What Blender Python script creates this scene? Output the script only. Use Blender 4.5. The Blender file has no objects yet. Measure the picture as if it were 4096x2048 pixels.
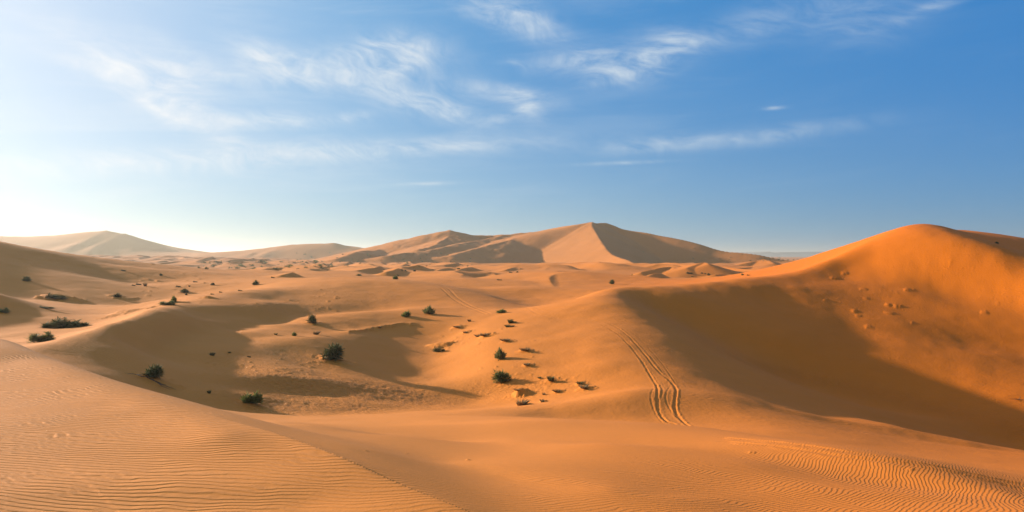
import bpy, math, random
import numpy as np
from mathutils import Vector
R = math.radians
scene = bpy.context.scene

# ------------------------------------------------------------------ camera, sky, sun, exposure
FOCAL = 2844.0                      # focal length in pixels of the 4096 px wide photograph
cam = bpy.data.cameras.new('camera'); camo = bpy.data.objects.new('camera', cam)
scene.collection.objects.link(camo); scene.camera = camo
camo.location = (0, 0, 0); camo.rotation_euler = (R(90), 0, 0)
cam.sensor_width = 36; cam.lens = 36*FOCAL/4096; cam.clip_start = .1; cam.clip_end = 60000

SUN_AZ, SUN_EL = R(65), R(13.5)
SA, CA = math.sin(SUN_AZ), math.cos(SUN_AZ)     # left of the view axis, above the horizon
SUN_DIR = Vector((-math.sin(SUN_AZ)*math.cos(SUN_EL), math.cos(SUN_AZ)*math.cos(SUN_EL), math.sin(SUN_EL)))
sun = bpy.data.lights.new('sun', 'SUN'); suno = bpy.data.objects.new('sun', sun)
sun.energy = 5.0; sun.angle = R(1.1); sun.color = (1, .99, .90)
suno.rotation_euler = (-SUN_DIR).to_track_quat('-Z', 'Y').to_euler()
scene.collection.objects.link(suno)

scene.view_settings.view_transform = 'Standard'; scene.view_settings.look = 'None'
scene.view_settings.exposure = .96; scene.view_settings.gamma = 1
scene.cycles.max_bounces = 8; scene.cycles.diffuse_bounces = 4
scene.cycles.volume_bounces = 0
scene.cycles.use_denoising = True

class NT:
    """small helper for writing node trees"""
    def __init__(s, tree): s.t = tree; s.n = tree.nodes; s.l = tree.links
    def node(s, typ, inputs=None, **kw):
        n = s.n.new(typ)
        for k, v in kw.items(): setattr(n, k, v)
        for k, v in (inputs or {}).items():
            if hasattr(v, 'is_output'): s.l.new(v, n.inputs[k])
            else: n.inputs[k].default_value = v
        return n
    def m(s, op, a, b=None, c=None, clamp=False):
        n = s.n.new('ShaderNodeMath'); n.operation = op; n.use_clamp = clamp
        for i, v in enumerate((a, b, c)):
            if v is None: continue
            if hasattr(v, 'is_output'): s.l.new(v, n.inputs[i])
            else: n.inputs[i].default_value = v
        return n.outputs[0]
    def ramp(s, x, a, b, lo=0., hi=1.):
        n = s.n.new('ShaderNodeMapRange'); n.interpolation_type = 'SMOOTHSTEP'
        s.l.new(x, n.inputs[0])
        for i, v in zip((1, 2, 3, 4), (a, b, lo, hi)): n.inputs[i].default_value = v
        return n.outputs[0]
    def mix(s, f, a, b, mode='MIX'):
        n = s.n.new('ShaderNodeMix'); n.data_type = 'RGBA'; n.blend_type = mode
        for i, v in ((0, f), (6, a), (7, b)):
            if hasattr(v, 'is_output'): s.l.new(v, n.inputs[i])
            else: n.inputs[i].default_value = v if i == 0 else (tuple(v)+(1,))[:4]
        return n.outputs[2]
    def xyz(s, x, y, z=0.):
        n = s.n.new('ShaderNodeCombineXYZ')
        for i, v in enumerate((x, y, z)):
            if hasattr(v, 'is_output'): s.l.new(v, n.inputs[i])
            else: n.inputs[i].default_value = v
        return n.outputs[0]
    def noise(s, vec, scale=1., detail=2., rough=.5, dist=0.):
        n = s.node('ShaderNodeTexNoise', {'Scale': scale, 'Detail': detail, 'Roughness': rough, 'Distortion': dist})
        s.l.new(vec, n.inputs['Vector']); return n.outputs[0]

# ---- world: Nishita sky, glow round the sun, cirrus clouds
world = bpy.data.worlds.new('World'); scene.world = world; world.use_nodes = True
w = NT(world.node_tree); w.n.clear()
sky = w.node('ShaderNodeTexSky', sky_type='NISHITA', sun_disc=False, sun_elevation=SUN_EL,
             sun_rotation=-SUN_AZ, air_density=1.15, dust_density=.55, ozone_density=2.2, altitude=700)
gen = w.node('ShaderNodeTexCoord').outputs['Generated']
sep = w.node('ShaderNodeSeparateXYZ', {0: gen}).outputs
az = w.m('ARCTAN2', sep[0], sep[1])                       # 0 ahead, positive to the right
hor = w.m('SQRT', w.m('ADD', w.m('MULTIPLY', sep[0], sep[0]), w.m('MULTIPLY', sep[1], sep[1])))
el = w.m('ARCTAN2', sep[2], hor)
cosun = w.node('ShaderNodeVectorMath', {0: gen, 1: tuple(SUN_DIR)}, operation='DOT_PRODUCT').outputs['Value']
ang = w.m('ARCCOSINE', w.m('MINIMUM', cosun, .99999))
skycol = w.node('ShaderNodeHueSaturation', {'Saturation': 1.5, 'Value': 1., 'Color': sky.outputs[0]}).outputs[0]
skycol = w.mix(1., skycol, (.30,.94,1.36), 'MULTIPLY')
# the air: pale near the horizon and towards the sun, deep blue away from it
def angle_ramp(stops):
    n = w.n.new('ShaderNodeValToRGB'); w.l.new(w.m('DIVIDE', ang, 2.), n.inputs[0]); cr = n.color_ramp; cr.interpolation = 'B_SPLINE'
    while len(cr.elements) < len(stops): cr.elements.new(.5)
    for e_, (p_, c_) in zip(cr.elements, stops): e_.position = p_/2; e_.color = tuple(v/10 for v in c_)+(1,)
    sc = w.node('ShaderNodeVectorMath', {0: n.outputs[0]}, operation='SCALE'); sc.inputs['Scale'].default_value = 10.
    return sc.outputs[0]
elp = w.m('MAXIMUM', el, 0.)
upper = angle_ramp([(.3, (8.6,9.1,9.6)), (.5, (6.6,7.7,8.9)), (.68, (3.8,5.8,8.)), (.85, (1.8,4.4,7.2)), (1., (.55,3.1,6.4)), (1.15, (.2,2.6,6.1)), (1.75, (.05,1.9,5.6))])
lower = angle_ramp([(.3, (8.8,8.9,9.)), (.6, (7.3,7.8,8.4)), (.85, (5.8,6.8,7.7)), (1.13, (4.1,5.5,6.7)), (1.4, (2.4,3.9,5.7)), (1.75, (1.4,2.7,4.9))])
air = w.mix(w.m('EXPONENT', w.m('MULTIPLY', elp, -1/.15)), upper, lower)
skycol = w.mix(.82, skycol, air)
def blob(px, py, rx, ry, rot, st):
    """soft elliptical region of the sky given by azimuth and elevation"""
    x = (px-2048)/FOCAL; a0 = math.atan(x); e0 = math.atan2((1024-py)/FOCAL, math.hypot(1, x))
    c, s_ = math.cos(R(rot)), math.sin(R(rot))
    u, v = w.m('SUBTRACT', az, a0), w.m('SUBTRACT', el, e0)
    p = w.m('ADD', w.m('MULTIPLY', u, c*FOCAL/rx), w.m('MULTIPLY', v, s_*FOCAL/rx))
    q = w.m('SUBTRACT', w.m('MULTIPLY', v, c*FOCAL/ry), w.m('MULTIPLY', u, s_*FOCAL/ry))
    r2 = w.m('ADD', w.m('MULTIPLY', p, p), w.m('MULTIPLY', q, q))
    return w.m('MULTIPLY', w.m('EXPONENT', w.m('MULTIPLY', r2, -1.)), st)
CL = [(620,370,260,46,-26,.95),(700,300,120,40,-25,1.),(560,300,260,20,-22,.6),(800,250,170,32,-24,.6),(380,290,300,26,-16,.4),(450,170,260,40,-18,.4),
      (660,430,190,50,-28,.9),(1090,225,150,52,-14,1.05),(1230,290,240,50,4,.85),(1580,205,170,66,4,1.25),(1440,270,300,72,6,.75),
      (1640,395,210,58,-12,1.05),(1790,445,90,32,-15,.9),(2010,45,190,62,-16,1.),(2130,105,110,40,-18,.8),(2320,235,190,36,6,1.05),
      (2510,280,160,52,6,1.25),(2600,235,80,30,10,1.),(2715,165,115,40,-8,1.2),(2010,370,210,34,-10,.9),(2100,425,80,42,-30,1.),
      (1080,480,280,32,2,.9),(1420,462,60,18,6,.9),(930,556,55,11,3,1.),(640,655,560,42,4,.95),(1300,605,520,36,4,.85),
      (1900,585,420,28,3,.5),(2700,575,320,30,2,.75),(3150,530,280,30,4,.45),(3020,90,160,60,10,.5),(3420,60,190,90,-6,.5),
      (3095,432,38,7,0,1.),(2480,652,170,7,1,.6),(1690,735,130,7,2,.7),(1990,480,90,22,10,.8),(2040,250,50,12,0,.5),(3740,25,140,20,14,.6)]
mask = None
for b in CL:
    g = blob(*b); mask = g if mask is None else w.m('ADD', mask, g)
mask = w.m('MINIMUM', mask, 1.15)
# fibres: noise stretched along slightly tilted streaks
tilt = R(-14)
fu = w.m('ADD', w.m('MULTIPLY', az, math.cos(tilt)), w.m('MULTIPLY', el, math.sin(tilt)))
fv = w.m('SUBTRACT', w.m('MULTIPLY', el, math.cos(tilt)), w.m('MULTIPLY', az, math.sin(tilt)))
warp = w.noise(w.xyz(w.m('MULTIPLY', az, 3.), w.m('MULTIPLY', el, 7.), 3.), 1., 3., .55)
fvw = w.m('ADD', fv, w.m('MULTIPLY', w.m('SUBTRACT', warp, .5), .16))
fib = w.noise(w.xyz(w.m('MULTIPLY', fu, 13.), w.m('MULTIPLY', fvw, 62.), 1.), 1., 6., .62, .25)
puff = w.noise(w.xyz(w.m('MULTIPLY', fu, 20.), w.m('MULTIPLY', fvw, 40.), 7.), 1., 7., .66, .5)
tex = w.m('ADD', w.m('MULTIPLY', fib, .5), w.m('MULTIPLY', puff, .55))
body = w.m('MULTIPLY', mask, w.ramp(tex, .29, .8))
# thin veils over the whole sky
veil_n = w.noise(w.xyz(w.m('MULTIPLY', fu, 3.2), w.m('MULTIPLY', w.m('ADD', el, w.m('MULTIPLY', az, -.06)), 22.), 11.), 1., 5., .6, .4)
veil = w.m('MULTIPLY', w.ramp(veil_n, .45, .8), w.m('MULTIPLY', w.ramp(el, .02, .1), w.ramp(az, .7, -.4, .03, .24)))
high = w.m('MULTIPLY', w.ramp(el, .42, .75), w.ramp(veil_n, .2, .6, .05, .3))     # unseen cirrus added above the picture to raise the ambient light
cloud = w.m('MINIMUM', w.m('ADD', w.m('ADD', w.m('MULTIPLY', body, .8), veil), high), .85)
ccol = w.mix(w.ramp(ang, .2, 1.6), (9.,9.,9.), (6.,7.,7.8))
skycol = w.mix(cloud, skycol, ccol)
# forward scattered light round the low sun (aureole)
g1 = w.m('EXPONENT', w.m('MULTIPLY', ang, -1/.17)); g2 = w.m('EXPONENT', w.m('MULTIPLY', ang, -1/.5))
glow = w.m('ADD', w.m('MULTIPLY', g1, 4.5), w.m('MULTIPLY', g2, 1.2))
gl = w.node('ShaderNodeVectorMath', {0: (1., .95, .88)}, operation='SCALE'); w.l.new(glow, gl.inputs['Scale'])
final = w.mix(1., skycol, gl.outputs[0], 'ADD')
bg = w.node('ShaderNodeBackground', {'Color': final, 'Strength': .0535})
w.l.new(bg.outputs[0], w.node('ShaderNodeOutputWorld').inputs[0])

# ------------------------------------------------------------------ the dune field as a height function
F = FOCAL
def T(px): return (np.asarray(px,float)-2048)/F
def Ee(py): return -(np.asarray(py,float)-1024)/F
T0,T1=-1.0,1.0; V0,V1=math.log(2.5),math.log(3200.0)
SA,CA=math.sin(SUN_AZ),math.cos(SUN_AZ)

def densify(c,step=0.02):
    """polyline of (px,py,Y,...) -> dense rows, spaced in (t,v) for the fit"""
    c=np.array(c,float); out=[c[0]]
    for a,b in zip(c[:-1],c[1:]):
        d=max(abs(a[0]-b[0])/F, abs(math.log(b[2]/a[2])))
        n=max(1,int(math.ceil(d/step)))
        for k in range(1,n+1):
            s=k/n; r=a+(b-a)*s; r[2]=math.exp(math.log(a[2])*(1-s)+math.log(b[2])*s); out.append(r)
    return np.array(out)

class Fit:
    def __init__(s,NT,NV,smooth=1.0):
        s.NT,s.NV=NT,NV
        s.t=np.linspace(T0,T1,NT); s.v=np.linspace(V0,V1,NV)
        s.dt=s.t[1]-s.t[0]; s.dv=s.v[1]-s.v[0]
        s.D=np.zeros((3,5,NV,NT))   # D[dj][di+2][j,i] : coupling (j,i)-(j+dj,i+di)
        s.b=np.zeros((NV,NT))
        s.w=np.full((NV,NT),smooth)
    def _stencil(s,pts,coef,w,rhs=None,jj=None,ii=None):
        # pts: list of (dj,di); coef: list of arrays on (jj,ii)
        for a,(ja,ia) in enumerate(pts):
            for b_,(jb,ib) in enumerate(pts):
                dj,di=jb-ja,ib-ia
                if dj<0 or (dj==0 and di<0): continue
                np.add.at(s.D[dj,di+2],(jj+ja,ii+ia),w*coef[a]*coef[b_])
            if rhs is not None: np.add.at(s.b,(jj+ja,ii+ia),w*coef[a]*rhs)
    def smoothness(s):
        jj,ii=np.meshgrid(np.arange(1,s.NV-1),np.arange(1,s.NT-1),indexing='ij'); jj=jj.ravel(); ii=ii.ravel()
        dt,dv=s.dt,s.dv; t=s.t[ii]
        P=[(a,b) for a in(-1,0,1) for b in(-1,0,1)]
        z=lambda:{p:np.zeros(len(t)) for p in P}
        def op(tt=0,tv=0,vv=0,v=0):
            c=z()
            for p,k in (((0,-1),1),((0,0),-2),((0,1),1)): c[p]=c[p]+tt*k/dt**2
            for p,k in (((-1,0),1),((0,0),-2),((1,0),1)): c[p]=c[p]+vv*k/dv**2
            for p,k in (((1,1),1),((-1,-1),1),((1,-1),-1),((-1,1),-1)): c[p]=c[p]+tv*k/(4*dt*dv)
            for p,k in (((1,0),1),((-1,0),-1)): c[p]=c[p]+v*k/(2*dv)
            return [c[p] for p in P]
        one=np.ones(len(t)); w=s.w[jj,ii]*s.dt*s.dv
        s._stencil(P,op(tt=one),w,None,jj,ii)
        s._stencil(P,op(tv=one,tt=-t),2*w,None,jj,ii)
        s._stencil(P,op(v=one,vv=one,tv=-2*t,tt=t*t),w,None,jj,ii)
        # tiny ridge on boundary for solvability
        s.D[0,2]+=1e-9
    def _cell(s,t,v):
        a=(np.asarray(t)-T0)/s.dt; b=(np.asarray(v)-V0)/s.dv
        i=np.clip(a.astype(int),0,s.NT-2); j=np.clip(b.astype(int),0,s.NV-2)
        return j,i,b-j,a-i
    def points(s,t,v,e,w):
        j,i,q,p=s._cell(t,v)
        s._stencil([(0,0),(0,1),(1,0),(1,1)],[(1-q)*(1-p),(1-q)*p,q*(1-p),q*p],w,e,j,i)
    def grad(s,t,v,a_t,a_v,a_0,rhs,w):
        """a_t*e_t + a_v*e_v + a_0*e = rhs"""
        j,i,q,p=s._cell(t,v)
        c=[a_t*(-(1-q))/s.dt+a_v*(-(1-p))/s.dv+a_0*(1-q)*(1-p),
           a_t*(1-q)/s.dt+a_v*(-p)/s.dv+a_0*(1-q)*p,
           a_t*(-q)/s.dt+a_v*(1-p)/s.dv+a_0*q*(1-p),
           a_t*q/s.dt+a_v*p/s.dv+a_0*q*p]
        s._stencil([(0,0),(0,1),(1,0),(1,1)],c,w,rhs,j,i)
    def solve(s):
        NT,NV=s.NT,s.NV; assert NV%2==0
        n=2*NT; nb=NV//2; ar=np.arange(NT)
        def rowblk(dj,j):   # NTxNT coupling row j -> row j+dj
            M=np.zeros((NT,NT))
            for di in range(-2,3):
                i=ar[max(0,-di):NT-max(0,di)]; M[i,i+di]=s.D[dj,di+2][j,i]
            return M
        def diag(j):
            M=rowblk(0,j); return M+np.triu(M,1).T
        def Ablk(k):
            A=np.zeros((n,n)); j=2*k
            A[:NT,:NT]=diag(j); A[NT:,NT:]=diag(j+1); C=rowblk(1,j); A[:NT,NT:]=C; A[NT:,:NT]=C.T; return A
        def Cblk(k): # block k -> k+1
            C=np.zeros((n,n)); j=2*k
            C[:NT,:NT]=rowblk(2,j); C[NT:,:NT]=rowblk(1,j+1); C[NT:,NT:]=rowblk(2,j+1); return C
        def mulC(M,k):   # M @ Cblk(k) using its few diagonals
            out=np.zeros((M.shape[0],n)); j=2*k
            for dj,jr,ro,co in ((2,j,0,0),(1,j+1,NT,0),(2,j+1,NT,NT)):
                for di in range(-2,3):
                    i0,i1=max(0,-di),NT-max(0,di)
                    out[:,co+i0+di:co+i1+di]+=M[:,ro+i0:ro+i1]*s.D[dj,di+2][jr,i0:i1]
            return out
        Xs=[];gs=[];A=Ablk(0);g=s.b[0:2].reshape(-1)
        for k in range(nb):
            if k<nb-1:
                I=np.linalg.inv(A); W=mulC(I,k); x=I@g; Xs.append(W); gs.append(x)
                A=Ablk(k+1)-mulC(np.ascontiguousarray(W.T),k).T; A=(A+A.T)*.5
                g=s.b[2*k+2:2*k+4].reshape(-1)-W.T@g
            else: x=np.linalg.solve(A,g)
        out=np.zeros((nb,n)); out[-1]=x
        for k in range(nb-2,-1,-1): x=gs[k]-Xs[k]@x; out[k]=x
        return out.reshape(NV,NT)

def upsample(e,NT,NV,tt,vv):
    """bicubic (Catmull-Rom) resample of grid e at tt x vv"""
    def wts(x,n):
        i=np.clip(np.floor(x).astype(int),0,n-2); f=x-i
        idx=np.clip(np.stack([i-1,i,i+1,i+2]),0,n-1)
        w=np.stack([1-3*f+3*f**2-f**3, 4-6*f**2+3*f**3, 1+3*f+3*f**2-3*f**3, f**3])/6
        return idx,w
    it,wt=wts((tt-T0)/(T1-T0)*(NT-1),NT); iv,wv=wts((vv-V0)/(V1-V0)*(NV-1),NV)
    a=sum(e[iv[k]]*wv[k][:,None] for k in range(4))
    return sum(a[:,it[k]]*wt[k][None] for k in range(4))

# crest polylines (px,py,Y) with slopes of the left, right and front flanks
PRIMS=[
 # big peak: main crest towards the viewer, then the skyline left and right of it
 (.42,.42,.40,[(2370,887,900),(2366,902,885),(2380,922,850),(2400,960,800),(2422,992,755),(2450,1017,720),(2500,1038,680),(2565,1064,640)]),
 (.24,.34,.56,[(2370,887,905),(2310,897,930),(2249,902,960),(2150,926,960),(2110,929,955),(2010,943,950),(1900,940,950),(1830,926,945),(1795,919,940),(1720,957,960),(1650,961,960),(1560,975,980),(1500,992,1000)]),
 (.20,.45,.55,[(2370,887,905),(2388,891,915),(2418,886,920),(2440,893,920),(2484,912,900),(2575,927,880),(2675,947,860),(2781,966,840),(2890,1002,820),(2971,1006,810),(3036,1018,800),(3106,1037,790),(3188,1046,780)]),
 (.22,.27,.30,[(1797,920,938),(1812,933,930),(1775,958,880),(1735,981,820),(1680,994,780)]),
 (.20,.26,.28,[(2010,944,945),(1924,961,900),(1854,969,850),(1775,989,800),(1655,1009,750),(1536,1021,700)]),
 (.22,.27,.26,[(1560,976,970),(1500,1000,850),(1435,1002,740),(1390,1020,700),(1345,1035,650)]),
 (.2,.26,.3,[(2150,927,955),(2080,950,900),(2000,972,850),(1900,995,800),(1800,1020,740)]),
 # mid field
 (.15,.45,.3,[(1000,1150,170),(1060,1130,175),(1110,1108,180),(1150,1093,184),(1170,1089,188)]),
 (.2,.4,.3,[(1030,1079,280),(1085,1070,290),(1140,1068,300)]),
 (.3,.35,.3,[(1545,1086,250),(1575,1078,262),(1592,1071,275)]),
 (.3,.35,.3,[(1600,1069,330),(1640,1064,335),(1672,1059,340)]),
 (.2,.35,.3,[(1402,1085,270),(1445,1076,285),(1490,1070,300)]),
 (.2,.35,.3,[(1430,1074,380),(1480,1060,400)]),
 (.12,.4,.3,[(1950,1090,290),(1977,1087,300),(1983,1103,275)]),
 (.2,.3,.3,[(2180,1076,365),(2200,1066,385),(2233,1056,420)]),
 (.14,.3,.3,[(2333,1084,236),(2297,1087,235),(2230,1094,225),(2195,1106,212),(2200,1125,195),(2215,1146,178)]),
 (.3,.5,.3,[(2580,1067,400),(2640,1052,405),(2675,1060,400)]),
 (.3,.5,.3,[(2563,1088,325),(2622,1073,335),(2689,1065,345),(2700,1072,338)]),
 (.3,.5,.3,[(2590,1104,290),(2615,1092,295),(2643,1092,300)]),
 (.2,.3,.3,[(2745,1072,330),(2797,1053,340),(2821,1048,345),(2835,1056,335)]),
 (.2,.3,.3,[(2919,1064,480),(2990,1048,490),(3031,1039,500),(3066,1033,500),(3094,1048,480)]),
 (.2,.3,.3,[(2860,1098,262),(2880,1095,268),(2945,1098,272)]),
 (.2,.3,.25,[(3024,1082,310),(3070,1081,315),(3111,1084,318)]),
 (.2,.3,.25,[(2930,1074,380),(3010,1066,400),(3040,1070,390)]),
 (.12,.25,.2,[(3230,1058,420),(3300,1052,440),(3360,1058,430)]),
 (.2,.3,.3,[(1830,1079,340),(1860,1070,360),(1885,1068,370)]),
 (.2,.3,.3,[(2020,1078,350),(2050,1068,380),(2075,1066,390)]),
 (.2,.3,.3,[(1750,1080,330),(1775,1072,345),(1800,1072,350)]),
 # hazy dunes far left
 (.25,.4,.34,[(425,921,1880),(400,936,1840),(376,945,1810),(345,962,1765),(300,975,1730)]),
 (.25,.4,.34,[(500,934,1880),(470,948,1830),(440,962,1790),(400,975,1750),(370,990,1710)]),
 (.25,.4,.34,[(275,940,1880),(240,955,1830),(190,975,1770),(130,990,1720)]),
 (.25,.4,.34,[(600,972,1850),(560,985,1800),(520,1000,1740)]),
 (.25,.4,.34,[(1335,968,1700),(1290,988,1670),(1262,1006,1640),(1235,1030,1590)]),
 (.25,.4,.34,[(1175,977,1700),(1140,990,1670),(1100,1002,1640),(1060,1014,1610)]),
 (.25,.4,.34,[(1090,988,1700),(1055,1000,1670),(1000,1014,1620)]),
]
def _dense(c,n=12):
    c=np.array(c,float)
    for _ in range(2):      # corner cutting keeps the ends
        a,b=c[:-1],c[1:]; m=np.empty((2*len(a),3)); m[0::2]=a*.75+b*.25; m[1::2]=a*.25+b*.75
        c=np.vstack([c[:1],m[1:-1],c[-1:]])
    X=(c[:,0]-2048)/F*c[:,2]; Z=-(c[:,1]-1024)/F*c[:,2]
    P=np.stack([X,c[:,2],Z],1); d=np.r_[0,np.cumsum(np.linalg.norm(np.diff(P[:,:2],axis=0),axis=1))]
    s=np.linspace(0,d[-1],max(16,int(n/3*(len(c)-1))))
    return np.stack([np.interp(s,d,P[:,k]) for k in range(3)],1)
def vnoise(x,y,seed=0):
    xi=np.floor(x).astype(np.int64); yi=np.floor(y).astype(np.int64); fx=x-xi; fy=y-yi
    fx=fx*fx*fx*(fx*(fx*6-15)+10); fy=fy*fy*fy*(fy*(fy*6-15)+10)
    def h(a,b):
        n=(a*374761393+b*668265263+seed*1274126177)&0xffffffff
        n=((n^(n>>13))*1274126177)&0xffffffff; n=n^(n>>16)
        return (n&0xffff)/32767.5-1
    return (h(xi,yi)*(1-fx)+h(xi+1,yi)*fx)*(1-fy)+(h(xi,yi+1)*(1-fx)+h(xi+1,yi+1)*fx)*fy
def fbm(x,y,o=4,seed=0):
    r=0
    for k in range(o): r=r+vnoise(x*2**k+17*k,y*2**k-9*k,seed+k)*.5**k
    return r
def smooth(x,a,b):
    u=np.clip((x-a)/(b-a),0,1); return u*u*(3-2*u)
def small_dunes(X,Y):
    """asymmetric dunes: gentle windward side on the left, steep lee side on the right"""
    out=0
    for L,A,sd in ((46,2.7,6),(27,1.5,11)):
        p=(X+.35*Y+ .62*L*fbm(X/(1.6*L),Y/(2.6*L),3,sd))/L
        u=p-np.floor(p); s=np.where(u<.81,np.sin(u/.81*np.pi/2)**1.6,np.clip((1-u)/.19,0,1))
        amp=np.clip(.45+1.1*fbm(X/(1.9*L)+3,Y/(1.5*L),2,sd+3),0,1.)
        out=out+A*amp*s
    return out-1.2
def add_prims(E,TT,VV):
    E=E.copy(); Yg=np.exp(VV)
    j=np.where((Yg>185)&(Yg<2300))[0]; js=slice(j[0],j[-1]+1); Y=Yg[js][:,None]; X=TT[None]*Y
    m=smooth(Y,190,280)*(1-smooth(Y,800,1300)); m=m*(1-smooth(-X/Y,.30,.42)*(1-smooth(Y,240,320)))
    E[js]+=m*small_dunes(X,Y)/Y*(1-.85*smooth(Y,650,750)*(1-smooth(np.abs(X/Y-.05),.3,.36))*(1-smooth(Y,1000,1050)))
    for kl,kr,kf,c in PRIMS:
        P=_dense(c); R=60+P[:,2].max()*0+ (P[:,2].max()+14)/min(kl,kr,kf)*1.1
        R=min(R,260) if P[0,1]>600 else min(R,70)
        ya,yb=P[:,1].min()-R,P[:,1].max()+R
        j=np.where((Yg>ya)&(Yg<yb))[0]; 
        tt=P[:,0]/P[:,1]; i=np.where((TT>tt.min()-R/P[:,1].min())&(TT<tt.max()+R/P[:,1].min()))[0]
        if len(i)==0: continue
        js,is_=slice(j[0],j[-1]+1),slice(i[0],i[-1]+1)
        Y=Yg[js][:,None]; X=TT[is_][None]*Y
        best=np.full(X.shape,-1e9)
        for x,y,z in P:
            dx=X-x; dy=Y-y; k=np.where(dx<0,kl,kr); kk=np.where(dy<0,kf,.35)
            best=np.maximum(best,z-np.sqrt((k*dx)**2+(kk*dy)**2))
        z0=E[js,is_]*Y; w=P[:,1].mean()*(.0025 if P[0,1]<1500 else .005)
        # smooth maximum
        h=np.clip(.5+.5*(best-z0)/w,0,1); E[js,is_]=(z0*(1-h)+best*h+w*h*(1-h)*.5)/Y
    return E

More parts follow.
